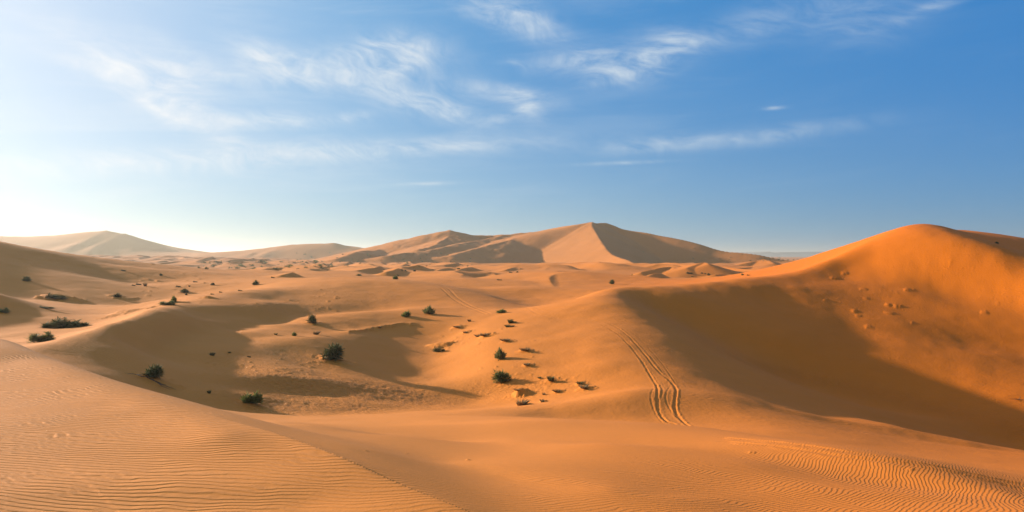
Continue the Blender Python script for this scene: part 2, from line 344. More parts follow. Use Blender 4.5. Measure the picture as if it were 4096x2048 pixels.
# control curves: kind, weight, points (px,py,Y)
S='sil'; P='pt'
CURVES=[
# foreground left dune A
(P,1,[(-700,1461,14),(-700,1380,18)]),(P,1,[(-400,1410,16),(-300,1390,18)]),(P,1,[(-700,1390,24),(-400,1427,24),(-200,1425,25)]),(P,1,[(-700,1424,32),(-300,1450,32)]),
(P,3,[(0,1352,18.7),(300,1470,13.8),(600,1575,11.2),(850,1657,9.75),(1100,1745,8.6),(1400,1860,7.4),(1850,2048,6.0),(2100,2160,5.5)]),
(P,1,[(0,1425,27),(300,1545,21),(600,1640,17),(850,1705,14.5)]),
(P,1,[(-900,2700,2.95),(0,2650,3.15),(2048,2650,3.0),(4096,2600,3.4),(5000,2500,3.6)]),
(P,1,[(-900,2048,5.5),(0,2048,5.7),(600,2048,5.8),(1200,2048,5.9)]),
(P,1,[(-900,1700,8.4),(0,1700,8.7),(600,1800,7.75),(1000,1900,6.9)]),
(P,1,[(0,1500,12.6),(400,1650,9.6)]),
# B
(S,3,[(850,1658,34),(1100,1662,33),(1400,1664,32),(1800,1662,30),(2100,1668,28),(2500,1685,25),(2800,1708,23),(3200,1765,20),(3600,1830,18),(4096,1905,16),(5000,2010,13)]),
(P,1,[(1000,1675,20),(1100,1700,13),(1300,1740,10.6),(1500,1800,9.1),(1700,1900,7.7),(2048,2048,6.45)]),
(P,1,[(2048,1740,16),(2048,1850,10)]),
(P,1,[(3000,1850,11.2),(3000,2048,7.5)]),
(P,1,[(4096,1960,10.8),(4096,2048,8),(5000,2120,7.9)]),
# C spur
(S,2,[(1300,1664,42),(1600,1652,46),(1850,1640,48),(2050,1622,49),(2250,1606,50),(2420,1578,52),(2560,1556,54)]),
(P,1,[(2560,1556,54),(2680,1545,55.5),(2780,1548,56)]),
(P,1,[(2690,1640,47.5),(2690,1700,43),(2200,1650,46)]),
# bowl D
(P,1,[(600,1560,42),(750,1615,41.5),(850,1650,41),(1000,1655,42.5),(1200,1655,44),(1400,1648,47),(1600,1632,52),(1800,1618,57),(1900,1612,59)]),
(P,1,[(850,1500,50),(850,1580,44.5)]),(P,1,[(1100,1500,53),(1100,1400,67)]),(P,1,[(1400,1500,62),(1400,1400,74),(1400,1340,81.5)]),(P,1,[(1600,1500,69),(1600,1400,81)]),(P,1,[(1100,1600,47.5),(1400,1600,51),(1650,1590,57.5)]),
(P,1,[(1750,1520,68),(1750,1450,76.5),(1740,1350,92)]),(P,.6,[(1300,1220,113),(1100,1240,101)]),
(P,.6,[(1950,1500,64.5),(1950,1400,76),(1950,1300,93),(1950,1250,106)]),
(P,.6,[(2300,1500,61.5),(2300,1400,71),(2300,1260,94)]),
# F ridge
(P,1,[(2450,1160,115),(2520,1220,100),(2560,1290,88),(2600,1380,74),(2650,1480,62),(2680,1545,55.5)]),
(S,2,[(2146,1233,117),(2257,1212,117),(2337,1184,118),(2396,1160,119),(2444,1149,120),(2515,1147,122),(2710,1137,128),(2954,1110,136),(3129,1098,143),(3199,1077,146),(3304,1036,150),(3400,993,155),(3500,948,160),(3600,906,164),(3690,887,165),(3784,911,160),(3838,928,156),(3946,964,148),(4096,1015,138),(4500,1140,121),(5000,1260,106)]),
# toe line
(P,1,[(2750,1290,110),(2920,1385,101),(3180,1535,90),(3470,1628,86),(4096,1727,79),(5000,1830,70)]),
(P,1,[(3300,1650,60),(3300,1775,34),(4096,1800,54),(4096,1890,30)]),
# E face
(P,.6,[(3600,1400,104),(3600,1300,114),(3600,1150,131)]),
(P,.6,[(3100,1320,106),(3100,1250,116.5),(3100,1200,123),(3100,1160,130)]),
(P,.6,[(2850,1160,126),(2850,1200,118)]),
(P,.6,[(4096,1450,104),(4096,1250,118),(4096,1100,130)]),
# G crest
(S,2,[(-700,1450,52),(-300,1430,50),(100,1385,45),(215,1362,48),(437,1291,58),(556,1247,69),(636,1225,80)]),
(P,2,[(636,1225,80),(795,1200,92),(900,1192,100),(1059,1168,115),(1178,1148,130),(1258,1124,145),(1377,1108,160)]),
(S,2,[(1377,1108,160),(1500,1113,160),(1650,1122,158),(1750,1135,155),(1900,1165,148),(2100,1225,130),(2170,1233,122)]),
(P,1,[(600,1435,53),(900,1288,80)]),
# H spur
(P,1,[(700,1420,56),(900,1352,69),(1100,1312,82),(1250,1285,90),(1500,1262,100),(1650,1232,112)]),
(P,1,[(300,1420,44),(500,1510,41)]),
# J
(S,2,[(-300,1110,80),(0,1172,85),(150,1222,89),(215,1232,90),(330,1247,92),(430,1264,88)]),
(P,1,[(0,1340,52),(100,1380,52),(260,1320,66),(400,1290,76)]),
# K
(S,2,[(-400,880,170),(0,968,175),(120,990,178),(300,1018,190),(420,1035,200),(600,1054,210),(800,1070,220)]),
(P,1,[(800,1072,220),(900,1095,195),(1024,1115,175)]),
(P,1,[(0,1165,125),(215,1205,120),(450,1230,110),(560,1215,100)]),
(P,1,[(430,1120,160),(700,1150,150),(900,1140,155)]),
# mid
(S,1,[(900,1082,240),(1024,1084,245),(1230,1074,250),(1400,1085,245),(1550,1100,235)]),
(S,1,[(1885,1158,170),(2038,1142,172),(2158,1146,172),(2392,1158,165)]),
(S,1,[(1650,1118,200),(1800,1110,205),(1919,1120,205),(2050,1123,205)]),
(S,1,[(2190,1098,230),(2300,1090,232),(2396,1098,232),(2600,1112,230),(2754,1128,225)]),
(S,1,[(2500,1105,280),(2640,1103,285),(2814,1109,285),(3000,1108,290)]),
(P,1,[(-1000,1100,300),(0,1090,330),(1024,1080,330),(2048,1078,350),(3100,1076,380),(4096,1090,330),(5200,1090,330)]),
# E2 dark dune right
(S,1,[(3650,950,190),(3784,906,205),(3892,928,205),(4000,946,205),(4096,963,205),(4600,1040,190)]),
# plain
(P,1,[(-1000,1062,520),(500,1062,520),(1500,1062,540),(2500,1063,560),(3500,1058,560),(5200,1058,560)]),
(P,1,[(-1000,1034,2400),(2048,1034,2400),(5200,1034,2400)]),
(P,1,[(-1000,1031,3100),(2048,1031,3100),(5200,1031,3100)]),
(P,1,[(2900,1046,1000),(5200,1046,1000)]),
# big peak
(P,1,[(1500,1046,900),(3200,1046,900)]),
(P,1,[(1500,1056,640),(1800,1057,640),(2100,1060,620),(2565,1066,620),(3000,1060,620)]),
# left far dunes
(P,1,[(-900,1040,1600),(500,1040,1640),(820,1040,1580),(1560,1040,1560)]),

(S,1,[(-900,900,1900),(-300,930,1900),(0,944,1900),(70,947,1900),(125,951,1900),(190,939,1900),(215,944,1900),(275,938,1900),(350,924,1900),(425,919,1900),(460,928,1900),(500,932,1900),(600,970,1900),(680,992,1900),(760,1010,1900),(810,1014,1900)]),
(S,1,[(810,1014,1800),(860,1003,1750),(950,1006,1700),(1000,1003,1700),(1090,987,1700),(1170,976,1700),(1240,975,1700),(1330,967,1700),(1370,985,1700),(1420,990,1700),(1490,993,1700),(1560,1010,1700)]),
(P,1,[(-900,1045,1200),(500,1045,1200),(1000,1045,1200),(1500,1045,1200)]),
]

SH=[
(.09,1,[(80,1450),(500,1620),(850,1740)]),(-.06,1.2,[(100,1980),(700,1990),(1200,2010)]),(.0,1,[(2600,1980),(3300,1980),(4050,2010)]),(.1,1,[(2200,1760),(2900,1800),(3500,1880)]),
(-.14,1,[(450,1120),(620,1190)]),(-.2,1,[(300,1110),(420,1160)]),

(.16,4,[(1100,1695),(1500,1705),(2000,1705)]),(.13,2,[(1500,1760),(1900,1770),(2400,1780)]),(.08,1,[(2500,1750),(3200,1850),(4000,1980)]),(.1,1,[(1800,1850),(2400,1950)]),
(-.1,1,[(2100,1650),(2600,1650)]),(-.1,1,[(2500,1600),(2600,1590)]),
(-.09,1,[(3350,1235),(3700,1265),(4090,1345)]),(-.09,1,[(3420,1325),(3750,1375),(4090,1425)]),(-.05,.8,[(3230,1130),(3600,1180),(4090,1285)]),(.2,1,[(3500,1000),(3700,1000),(3950,1050),(4090,1110)]),(.14,1,[(3400,1075),(3700,1085),(4090,1190)]),
(-.12,1.5,[(2800,1143),(3000,1135),(3200,1145)]),(-.28,2,[(2650,1195),(2900,1240),(3060,1300)]),(-.12,1.5,[(3100,1195),(3250,1235)]),(-.28,1,[(2900,1330),(3060,1390)]),(-.08,3,[(1000,1195),(1300,1210)]),(-.08,3,[(780,1235),(1000,1225),(1150,1190)]),(-.1,2,[(950,1500),(1150,1500),(1300,1520)]),(-.08,1.5,[(950,1570),(1400,1580)]),
(-.3,2,[(2650,1220),(2720,1350),(2850,1500)]),(-.22,2,[(2950,1600),(3500,1720),(4000,1800)]),(-.3,2,[(3050,1540),(3500,1660),(4050,1760)]),
(-.26,2,[(2600,1170),(2750,1260),(2900,1340)]),
(.18,.5,[(2320,1330),(2350,1470)]),(.1,.3,[(2000,1300),(2000,1500)]),
(.15,1,[(350,1318),(500,1266)]),(-.24,2,[(300,1400),(600,1330)]),(-.15,2,[(800,1290),(950,1270)]),(-.24,1,[(400,1450),(560,1430),(750,1370)]),
(-.06,.5,[(1000,1210),(1300,1170)]),(-.12,.5,[(1200,1200),(1450,1180),(1560,1190)]),(-.02,1,[(1700,1180),(1950,1230)]),
(.16,2,[(950,1325),(1250,1278),(1600,1238)]),(.02,1,[(900,1400),(1200,1330),(1400,1300)]),
(-.24,1,[(1500,1340),(1550,1450)]),
(-.1,1,[(1250,1420),(1350,1500)]),(-.06,1,[(1050,1580),(1650,1620)]),(0,1,[(800,1500),(850,1560)]),
(-.2,1,[(60,1040),(400,1100)]),(-.24,1,[(250,1180),(450,1210)]),(.05,1,[(560,1120),(800,1130)]),(.0,1,[(500,1075),(800,1090)]),
(-.05,1,[(60,1250),(250,1320)]),
]

def sun_samples(step=30):
    out=[]
    for S_,w_,c in SH:
        c=np.array(c,float)
        for a,b in zip(c[:-1],c[1:]):
            n=max(1,int(np.hypot(*(b-a))/step))
            for k in range(n+1):
                p=a+(b-a)*k/n; out.append((p[0],p[1],S_,w_))
    return np.array(out)
def fit_dunes(NT_,NV_,slopes=None):
    f=Fit(NT_,NV_,1e-4)
    for kind,w_,c in CURVES:
        d=densify(c); t,v,e=T(d[:,0]),np.log(d[:,2]),Ee(d[:,1])
        f.points(t,v,e,np.full(len(t),float(w_)))
        if kind=='sil': f.grad(t,v,np.zeros(len(t)),np.ones(len(t)),0*t,0*t,np.full(len(t),w_*.3))
    if slopes is not None:
        t,v,s_,w_=slopes; f.grad(t,v,SA+CA*t,-CA*np.ones(len(t)),-CA*np.ones(len(t)),s_,w_)
    f.smoothness(); return f.solve()
def depths(e,sp):
    """distance (log) at which each sample pixel meets the surface"""
    vv=np.linspace(V0,V1,1400); tt=T(sp[:,0]); out=np.full(len(tt),np.nan)
    cols=upsample(e,e.shape[1],e.shape[0],tt,vv); M=np.maximum.accumulate(cols,0)
    for i,ee in enumerate(Ee(sp[:,1])):
        k=np.searchsorted(M[:,i],ee)
        if 0<k<len(vv): out[i]=vv[k]
    return out
def solve_all(res=(240,280)):
    sp=sun_samples(); e=fit_dunes(110,140); 
    for r in ((110,140),res):
        v=depths(e,sp); ok=~np.isnan(v)
        e=fit_dunes(r[0],r[1],(T(sp[ok,0]),v[ok],sp[ok,2],sp[ok,3]*1.2e-3))
    return e

E_COARSE = solve_all()

def axis(*segs):
    out = []
    for a, b, st in segs: out.append(np.arange(a, b, st))
    return np.concatenate(out)
TT = axis((-1.7, -.76, .008), (-.76, .76, .00125), (.76, 1.7, .008))
VV = axis((math.log(1.2), V0, .03), (V0, math.log(38), .0055), (math.log(38), math.log(150), .0042), (math.log(150), math.log(1100), .0032),
          (math.log(1100), V1, .008), (V1, math.log(15000), .03))
YY = np.exp(VV)
def heights():
    tc = np.clip(TT, T0, T1); vc = np.clip(VV, V0, V1)
    E = upsample(E_COARSE, E_COARSE.shape[1], E_COARSE.shape[0], tc, vc)
    Z = E*np.exp(vc)[:, None]                      # height kept constant beyond the lattice ends
    return add_prims(Z/YY[:, None], TT, VV)*YY[:, None]
Z = heights()
XX = TT[None]*YY[:, None]; Yg = np.broadcast_to(YY[:, None], XX.shape)

def hit(px, py, skip=None):
    """ground point seen through a pixel of the photograph"""
    t = (px-2048)/F; e = (1024-py)/F
    i = np.searchsorted(TT, t)-1; f = (t-TT[i])/(TT[i+1]-TT[i])
    col = (Z[:, i]*(1-f)+Z[:, i+1]*f)/YY
    m = np.maximum.accumulate(col); k = int(np.searchsorted(m, e))
    k = min(max(k, 1), len(YY)-1); g = (e-m[k-1])/max(m[k]-m[k-1], 1e-9)
    y = math.exp(VV[k-1]+min(max(g, 0), 1)*(VV[k]-VV[k-1]))
    return t*y, y, e*y
def ground(x, y):
    t = x/y; v = math.log(y)
    i = min(max(np.searchsorted(TT, t)-1, 0), len(TT)-2); j = min(max(np.searchsorted(VV, v)-1, 0), len(VV)-2)
    p = (t-TT[i])/(TT[i+1]-TT[i]); q = (v-VV[j])/(VV[j+1]-VV[j])
    return (Z[j, i]*(1-q)*(1-p)+Z[j, i+1]*(1-q)*p+Z[j+1, i]*q*(1-p)+Z[j+1, i+1]*q*p)
def window(x, y, r):
    j0, j1 = np.searchsorted(YY, y-r), np.searchsorted(YY, y+r)
    i0, i1 = np.searchsorted(TT, (x-r)/y*1.0-.02), np.searchsorted(TT, (x+r)/y*1.0+.02)
    return slice(max(j0, 0), j1+1), slice(max(i0, 0), i1+1)

# gentle unevenness everywhere
Z += (.10*fbm(XX/9., Yg/9., 3, 40)*smooth(Yg, 25, 60) + .9*fbm(XX/60, Yg/60, 3, 41)*smooth(Yg, 300, 700) + .02*fbm(XX/2.2, Yg/2.2, 2, 42)*smooth(Yg, 8, 25))*(1-smooth(Yg, 1500, 3000))
# bumpy flank of the big far dune
bm = smooth(Yg, 640, 720)*(1-smooth(Yg, 1000, 1100))*smooth(XX/Yg, -.24, -.15)*(1-smooth(XX/Yg, -.03, .06))
Z += bm*(.9*np.abs(fbm(XX/30, Yg/46, 3, 50)) + .3*fbm(XX/8, Yg/12, 2, 51))

# crusted, wind-pocked sand in the bowl and in the shaded trough on the right
crust = np.zeros_like(Z, dtype=np.float32)
def patch(px, py, rx, ry, st):
    x, y, z = hit(px, py); sl = window(x, y, max(rx, ry)*2.2)
    u = (XX[sl]-x)/rx; v = (Yg[sl]-y)/ry
    crust[sl] = np.maximum(crust[sl], (st*np.exp(-(u*u+v*v))).astype(np.float32))
for a in [(1180,1560,5,6,1.),(1100,1620,4,3,1.),(1350,1620,4,3,1.),(1560,1560,4,4,1.),(1400,1560,6,6,1.),(1600,1600,5,5,.9),(1050,1500,4,5,.7),(1250,1450,4,5,.5),(900,1430,3,5,.45),(1900,1380,6,8,.25),(1150,1240,9,10,.4),(1500,1200,10,12,.3),(2050,1560,6,5,.3)]: patch(*a)
for k in range(12):
    a = k/11; patch(2980+a*1100, 1450+a*270, 4.2, 3.2, .75)
nz = fbm(XX/1.1, Yg/.8, 3, 60); Z += crust*(.028*np.clip(nz+.1, 0, 1)+.018*fbm(XX/.35, Yg/.35, 2, 61))

# little sand hummocks with blown tails, clods and scarps: (px, py, width px, height px)
def mound(px, py, wpx, hpx, tail=1.5, seed=0):
    x, y, z = hit(px, py); r = wpx/F*y/2; h = hpx/F*y; sl = window(x, y, r*(3+tail))
    dx, dy = XX[sl]-x, Yg[sl]-y
    dx = np.where(dx > 0, dx/(1+tail*.5), dx); n = 1+.35*fbm(XX[sl]/r*1.3, Yg[sl]/r*1.3, 3, 70+seed)
    d = np.sqrt(dx*dx+(dy/1.1)**2)/r*n
    Z[sl] += h*np.where(d < 1.6, np.cos(np.clip(d/1.6, 0, 1)*math.pi/2)**2, 0)
MOUNDS = [(2078,1578,52,26),(2085,1622,40,12),(2169,1608,24,10),(2205,1527,44,9),(2317,1536,36,8),(2335,1555,42,10),(2228,1568,34,9),(2098,1404,40,8),(2105,1462,30,8),
 (1936,1345,50,9),(1860,1330,30,7),(1830,1310,40,8),(2022,1366,36,6),(1755,1385,70,14),(1010,1622,70,8),(1331,1440,100,10),(1250,1293,60,8),
 (614,1514,100,10),(222,1198,90,24),(469,1188,60,8),(450,1266,60,9),(490,1252,90,12),(825,1191,36,9),(700,1212,70,8),(1462,1803,14,3),(1625,1813,12,3),(1870,1840,16,5),(3000,1810,22,5),(3640,1878,20,4),(3625,1160,26,4),(3450,1157,22,3),
 (3470,1308,24,3),(3935,1250,22,3),(3990,1213,14,2),(3550,1220,20,4),(3585,1225,18,4),(3415,1245,20,4),(3430,1263,16,3),(3300,1200,16,3),(3555,1253,22,4),(3335,1113,20,4),(3375,1094,18,3),
 (3460,1194,14,3),(3600,1224,12,3),(3650,1292,12,3),(3800,1050,12,2)]
for i, a in enumerate(MOUNDS): mound(*a, seed=i)
rnd = random.Random(5)
def clods(n, x0, y0, x1, y1, sd, wmin=6, wmax=16, hk=1.):
    r = random.Random(sd)
    for k in range(n):
        u = r.random(); v = r.gauss(.5, .22); px = x0+(x1-x0)*u; py = y0+(y1-y0)*v
        mound(px, py, r.uniform(wmin, wmax), hk*r.uniform(1.2, 3.2), .8, k)
clods(26, 1250, 1160, 1360, 1240, 1, 4, 9); clods(50, 960, 1180, 1350, 1290, 2, 5, 12); clods(60, 820, 1420, 1300, 1500, 3); clods(34, 1750, 1300, 2150, 1420, 4)
clods(24, 1900, 1450, 2330, 1590, 6); clods(30, 3380, 1130, 3520, 1190, 7, 4, 7, .35); clods(26, 3520, 1140, 3660, 1190, 17, 4, 7, .35); clods(24, 3300, 1150, 3900, 1290, 18, 3, 5, .35); clods(45, 560, 1070, 900, 1200, 8, 8, 22); clods(20, 60, 1000, 420, 1090, 9, 8, 22)
clods(26, 820, 1450, 900, 1480, 12); clods(22, 1640, 1520, 1760, 1590, 14)

# scarp line below the crest of the middle spur
def stroke(pts, fn, width):
    """apply fn(distance, side, along) around a polyline of pixels laid on the ground"""
    P = np.array([hit(*p) for p in pts]); n = 0
    from_ = []
    for _ in range(3):
        Q = np.empty((2*len(P)-2, 3)); Q[0::2] = P[:-1]*.75+P[1:]*.25; Q[1::2] = P[:-1]*.25+P[1:]*.75; P = np.vstack([P[:1], Q, P[-1:]])
    s = np.r_[0, np.cumsum(np.linalg.norm(np.diff(P[:, :2], axis=0), axis=1))]; Lt = s[-1]
    acc = {}
    j0, j1 = np.searchsorted(YY, P[:, 1].min()-width), np.searchsorted(YY, P[:, 1].max()+width)
    tt = P[:, 0]/P[:, 1]; i0, i1 = np.searchsorted(TT, tt.min()-width/P[:, 1].min()), np.searchsorted(TT, tt.max()+width/P[:, 1].min())
    sl = (slice(j0, j1+1), slice(i0, i1+1)); X, Y = XX[sl], Yg[sl]
    best = np.full(X.shape, 1e9); side = np.zeros(X.shape); al = np.zeros(X.shape)
    for k in range(len(P)-1):
        a, b = P[k], P[k+1]; d = b[:2]-a[:2]; L = math.hypot(*d)+1e-9
        yl, yh = min(a[1], b[1])-width, max(a[1], b[1])+width
        r0, r1 = np.searchsorted(Y[:, 0], yl), np.searchsorted(Y[:, 0], yh)
        if r1 <= r0: continue
        ux, uy = X[r0:r1]-a[0], Y[r0:r1]-a[1]; q = np.clip((ux*d[0]+uy*d[1])/L**2, 0, 1)
        ex, ey = ux-q*d[0], uy-q*d[1]; dist = np.hypot(ex, ey); c = (d[0]*uy-d[1]*ux)
        m = dist < best[r0:r1]
        best[r0:r1][m] = dist[m]; side[r0:r1][m] = np.sign(c[m]); al[r0:r1][m] = (s[k]+q[m]*L)
    m = best < width
    dz = np.zeros(X.shape); dz[m] = fn(best[m], side[m], al[m], Lt, X[m], Y[m]); Z[sl] += dz
def scarp(d, sd, al, L, X, Y):
    fade = smooth(al, 0, L*.15)*(1-smooth(al, L*.85, L)); dd = d*sd + .5*fbm(X/1.5, Y/1.5, 3, 80)
    return .28*fade*(np.where(dd > 0, np.exp(-dd/2.2), np.exp(np.minimum(dd, 0)/.18))-.0)*np.exp(-d/3)
stroke([(1390,1337),(1450,1325),(1512,1315),(1560,1310),(1643,1297),(1700,1296)], scarp, 5)

# slight lip where the near dune meets the next one
stroke([(800,1641),(850,1661),(1100,1748),(1400,1862),(1700,1985),(1850,2046),(2000,2120)], lambda d, sd, al, L, X, Y: (.03*np.exp(-(d/.22)**2)+.045*np.exp(-d/.9)*(sd < 0))*smooth(al, 0, 3.)*(1-.6*smooth(al, L*.5, L*.8)), 2.2)
# tyre tracks pressed into the sand
def rut(w_, dep):
    def f(d, sd, al, L, X, Y):
        fade = smooth(al, 0, L*.12); tread = 1+.22*vnoise(al*2.3, 0*al, 90)+.15*vnoise(al*.5, 0*al+3, 91)
        dd = d/w_*(1+.3*vnoise(X/.35, Y/.35, 92)); return fade*dep*tread*(-np.exp(-(dd*1.5)**4)+.75*np.exp(-((dd-1.45)/.42)**2))
    return f
TRK = [
 [(2350,1281),(2420,1303),(2500,1358),(2560,1432),(2600,1500),(2632,1545),(2628,1590),(2632,1640),(2655,1682),(2700,1696)],
 [(2350,1281),(2425,1300),(2508,1356),(2570,1436),(2612,1500),(2640,1540),(2655,1560),(2637,1600),(2645,1650),(2672,1692)],
 [(2340,1268),(2420,1285),(2500,1330),(2570,1405),(2625,1480),(2672,1515),(2700,1545),(2705,1570),(2695,1620),(2705,1660),(2755,1703)],
 [(2350,1266),(2440,1288),(2520,1335),(2590,1410),(2640,1475),(2665,1505),(2695,1530),(2710,1560),(2700,1610),(2708,1655),(2740,1690)],
 [(2440,1292),(2530,1352),(2600,1430),(2650,1475),(2690,1530)],
 [(2430,1285),(2520,1318),(2590,1385),(2650,1455),(2680,1500),(2702,1535)],
 [(2620,1552),(2604,1572),(2602,1598),(2618,1645),(2650,1690)],
 [(2680,1545),(2664,1575),(2662,1600),(2680,1640),(2710,1672)],
]
for i, c in enumerate(TRK): stroke(c, rut((.12, .1, .12, .1, .08, .08, .08, .08)[i], (.03, .010, .028, .012, .012, .017, .013, .014)[i]), 1.0)
FAR = [[(1725,1137),(1765,1152),(1792,1180),(1830,1207),(1880,1232),(1945,1256)],
       [(1760,1142),(1800,1158),(1815,1180),(1860,1210),(1910,1234),(1960,1254)],
       [(2085,1229),(2120,1244),(2170,1265),(2260,1275),(2350,1268)],[(2100,1226),(2150,1240),(2210,1255),(2300,1262),(2350,1266)],
       [(1965,1258),(2080,1282),(2180,1290),(2280,1284),(2350,1280)]]
for i, c in enumerate(FAR): stroke(c, rut(.24 if i < 2 else .2, .032 if i < 2 else .014), 1.8)
stroke([(2840,1745),(3100,1768),(3500,1832),(4090,1938)], rut(.10, .02), 1.)
stroke([(2850,1762),(3150,1792),(3500,1848),(4090,1955)], rut(.10, .018), 1.)

# ------------------------------------------------------------------ sand material
def sand_material():
    m = bpy.data.materials.new('sand'); m.use_nodes = True; g = NT(m.node_tree); g.n.clear()
    co = g.node('ShaderNodeTexCoord').outputs['Object']; s = g.node('ShaderNodeSeparateXYZ', {0: co}).outputs
    x, y = s[0], s[1]
    # orange sand on the right, beige haze glare painted into the left, duller far away
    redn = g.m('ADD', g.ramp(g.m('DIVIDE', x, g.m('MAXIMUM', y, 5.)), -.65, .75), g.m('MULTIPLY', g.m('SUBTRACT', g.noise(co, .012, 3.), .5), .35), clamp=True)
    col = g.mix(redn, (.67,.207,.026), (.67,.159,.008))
    col = g.mix(g.m('MULTIPLY', g.ramp(x, 8., 75.), g.ramp(y, 260., 170.)), col, (.68,.141,.001))
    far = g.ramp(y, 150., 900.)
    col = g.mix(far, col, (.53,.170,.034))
    big = g.noise(co, .35, 4., .6); fine = g.noise(co, 9., 3., .6)
    val = g.m('ADD', g.m('MULTIPLY', g.m('SUBTRACT', big, .5), .12), g.m('MULTIPLY', g.m('SUBTRACT', fine, .5), .22))
    col = g.mix(1., col, g.node('ShaderNodeCombineColor', {0: g.m('ADD', val, 1.), 1: g.m('ADD', val, 1.), 2: g.m('ADD', val, 1.)}).outputs[0], 'MULTIPLY')
    # wind ripples: crest lines curve from left to right across the foreground
    wx = g.m('MULTIPLY', g.m('SUBTRACT', g.noise(co, .55, 2.), .5), .9)
    wz = g.m('MULTIPLY', g.m('SUBTRACT', g.noise(g.xyz(g.m('MULTIPLY', x, 2.4), g.m('MULTIPLY', y, 2.4)), 1., 2.), .5), .17)
    wf = g.m('MULTIPLY', g.m('SUBTRACT', g.noise(g.xyz(g.m('MULTIPLY', x, 9.), g.m('MULTIPLY', y, 9.)), 1., 1.), .5), .03)
    xp, xn = g.m('MAXIMUM', x, 0.), g.m('MINIMUM', x, 0.)
    ph = g.m('ADD', g.m('ADD', y, wx), g.m('ADD', wz, wf))
    left = g.m('SUBTRACT', g.m('MULTIPLY', xn, 3.), g.m('MULTIPLY', g.m('SUBTRACT', g.m('EXPONENT', g.m('DIVIDE', xn, 4.)), 1.), 24.))
    right = g.m('SUBTRACT', g.m('MULTIPLY', xp, -3.), g.m('MULTIPLY', g.m('MULTIPLY', xp, xp), .6))
    k = g.m('MULTIPLY', g.m('ADD', g.m('MULTIPLY', ph, 7.), g.m('ADD', left, right)), 2*math.pi*1.45)
    sn = g.m('SINE', g.m('ADD', k, g.m('MULTIPLY', g.m('SINE', k), .45)))
    amp = g.m('MULTIPLY', g.ramp(g.noise(co, .22, 3., .6), .2, .5, .62, 1.), g.ramp(y, 14., 75., 1., .0))
    rip = g.m('MULTIPLY', g.m('MULTIPLY', g.m('MULTIPLY', sn, amp), g.m('ADD', g.ramp(x, -4., -.5, 1., .3), g.ramp(x, 1., 4., 0., .03))), .0046)
    # broader ripples and pocks farther off
    k2 = g.m('MULTIPLY', g.m('ADD', g.m('MULTIPLY', ph, 1.), g.m('MULTIPLY', g.noise(co, .4, 2.), 2.)), 2*math.pi/.42)
    rip2 = g.m('MULTIPLY', g.m('MULTIPLY', g.m('SINE', k2), g.ramp(g.noise(co, .06, 2.), .45, .62)), g.m('MULTIPLY', g.ramp(y, 30., 45.), g.ramp(y, 220., 90., 0., .009)))
    pock = g.noise(g.xyz(g.m('MULTIPLY', x, .9), g.m('MULTIPLY', y, 1.4)), 1., 5., .62)
    pk = g.m('MULTIPLY', g.ramp(pock, .56, .62), g.m('MULTIPLY', g.ramp(g.noise(co, .07, 2.), .48, .62), g.m('MULTIPLY', g.ramp(y, 38., 55.), .024)))
    grain = g.m('MULTIPLY', g.noise(co, 38., 3., .7), .0035)
    grain2 = g.m('MULTIPLY', g.noise(co, 3.2, 4., .65), g.m('MULTIPLY', g.ramp(y, 18., 60.), .042))
    rough_at = g.node('ShaderNodeAttribute', attribute_name='crust').outputs['Fac']
    cr = g.m('MULTIPLY', g.m('MULTIPLY', g.ramp(g.noise(g.xyz(g.m('MULTIPLY', x, 2.2), g.m('MULTIPLY', y, 3.0)), 1., 6., .65), .4, .7), rough_at), .09)
    h = g.m('ADD', g.m('ADD', g.m('ADD', rip, rip2), g.m('ADD', pk, cr)), g.m('ADD', grain, grain2))
    bump = g.node('ShaderNodeBump', {'Strength': 1., 'Distance': 1., 'Height': h})
    col = g.mix(g.m('MULTIPLY', g.m('ADD', sn, 1.), g.m('MULTIPLY', amp, .07)), col, (.42, .2, .09))
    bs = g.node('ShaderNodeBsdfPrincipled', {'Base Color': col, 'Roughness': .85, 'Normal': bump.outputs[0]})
    bs.inputs['Specular IOR Level'].default_value = .15
    g.l.new(bs.outputs[0], g.node('ShaderNodeOutputMaterial').inputs[0]); return m
SAND = sand_material()

def dune_mesh():
    nj, ni = Z.shape; me = bpy.data.meshes.new('sand_dunes')
    co = np.empty((nj*ni, 3), np.float32); co[:, 0] = XX.ravel(); co[:, 1] = Yg.ravel(); co[:, 2] = Z.ravel()
    a = (np.arange(nj-1)[:, None]*ni+np.arange(ni-1)[None]).ravel()
    f = np.stack([a, a+1, a+1+ni, a+ni], 1).astype(np.int32); n = len(f)
    me.vertices.add(len(co)); me.vertices.foreach_set('co', co.ravel())
    me.loops.add(4*n); me.loops.foreach_set('vertex_index', f.ravel())
    me.polygons.add(n); me.polygons.foreach_set('loop_start', np.arange(0, 4*n, 4, dtype=np.int32))
    me.polygons.foreach_set('use_smooth', np.ones(n, bool)); me.update()
    at = me.attributes.new('crust', 'FLOAT', 'POINT'); at.data.foreach_set('value', crust.ravel().astype(np.float32))
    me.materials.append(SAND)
    o = bpy.data.objects.new('sand_dunes', me); scene.collection.objects.link(o); o['kind'] = 'structure'; return o
dune_mesh()

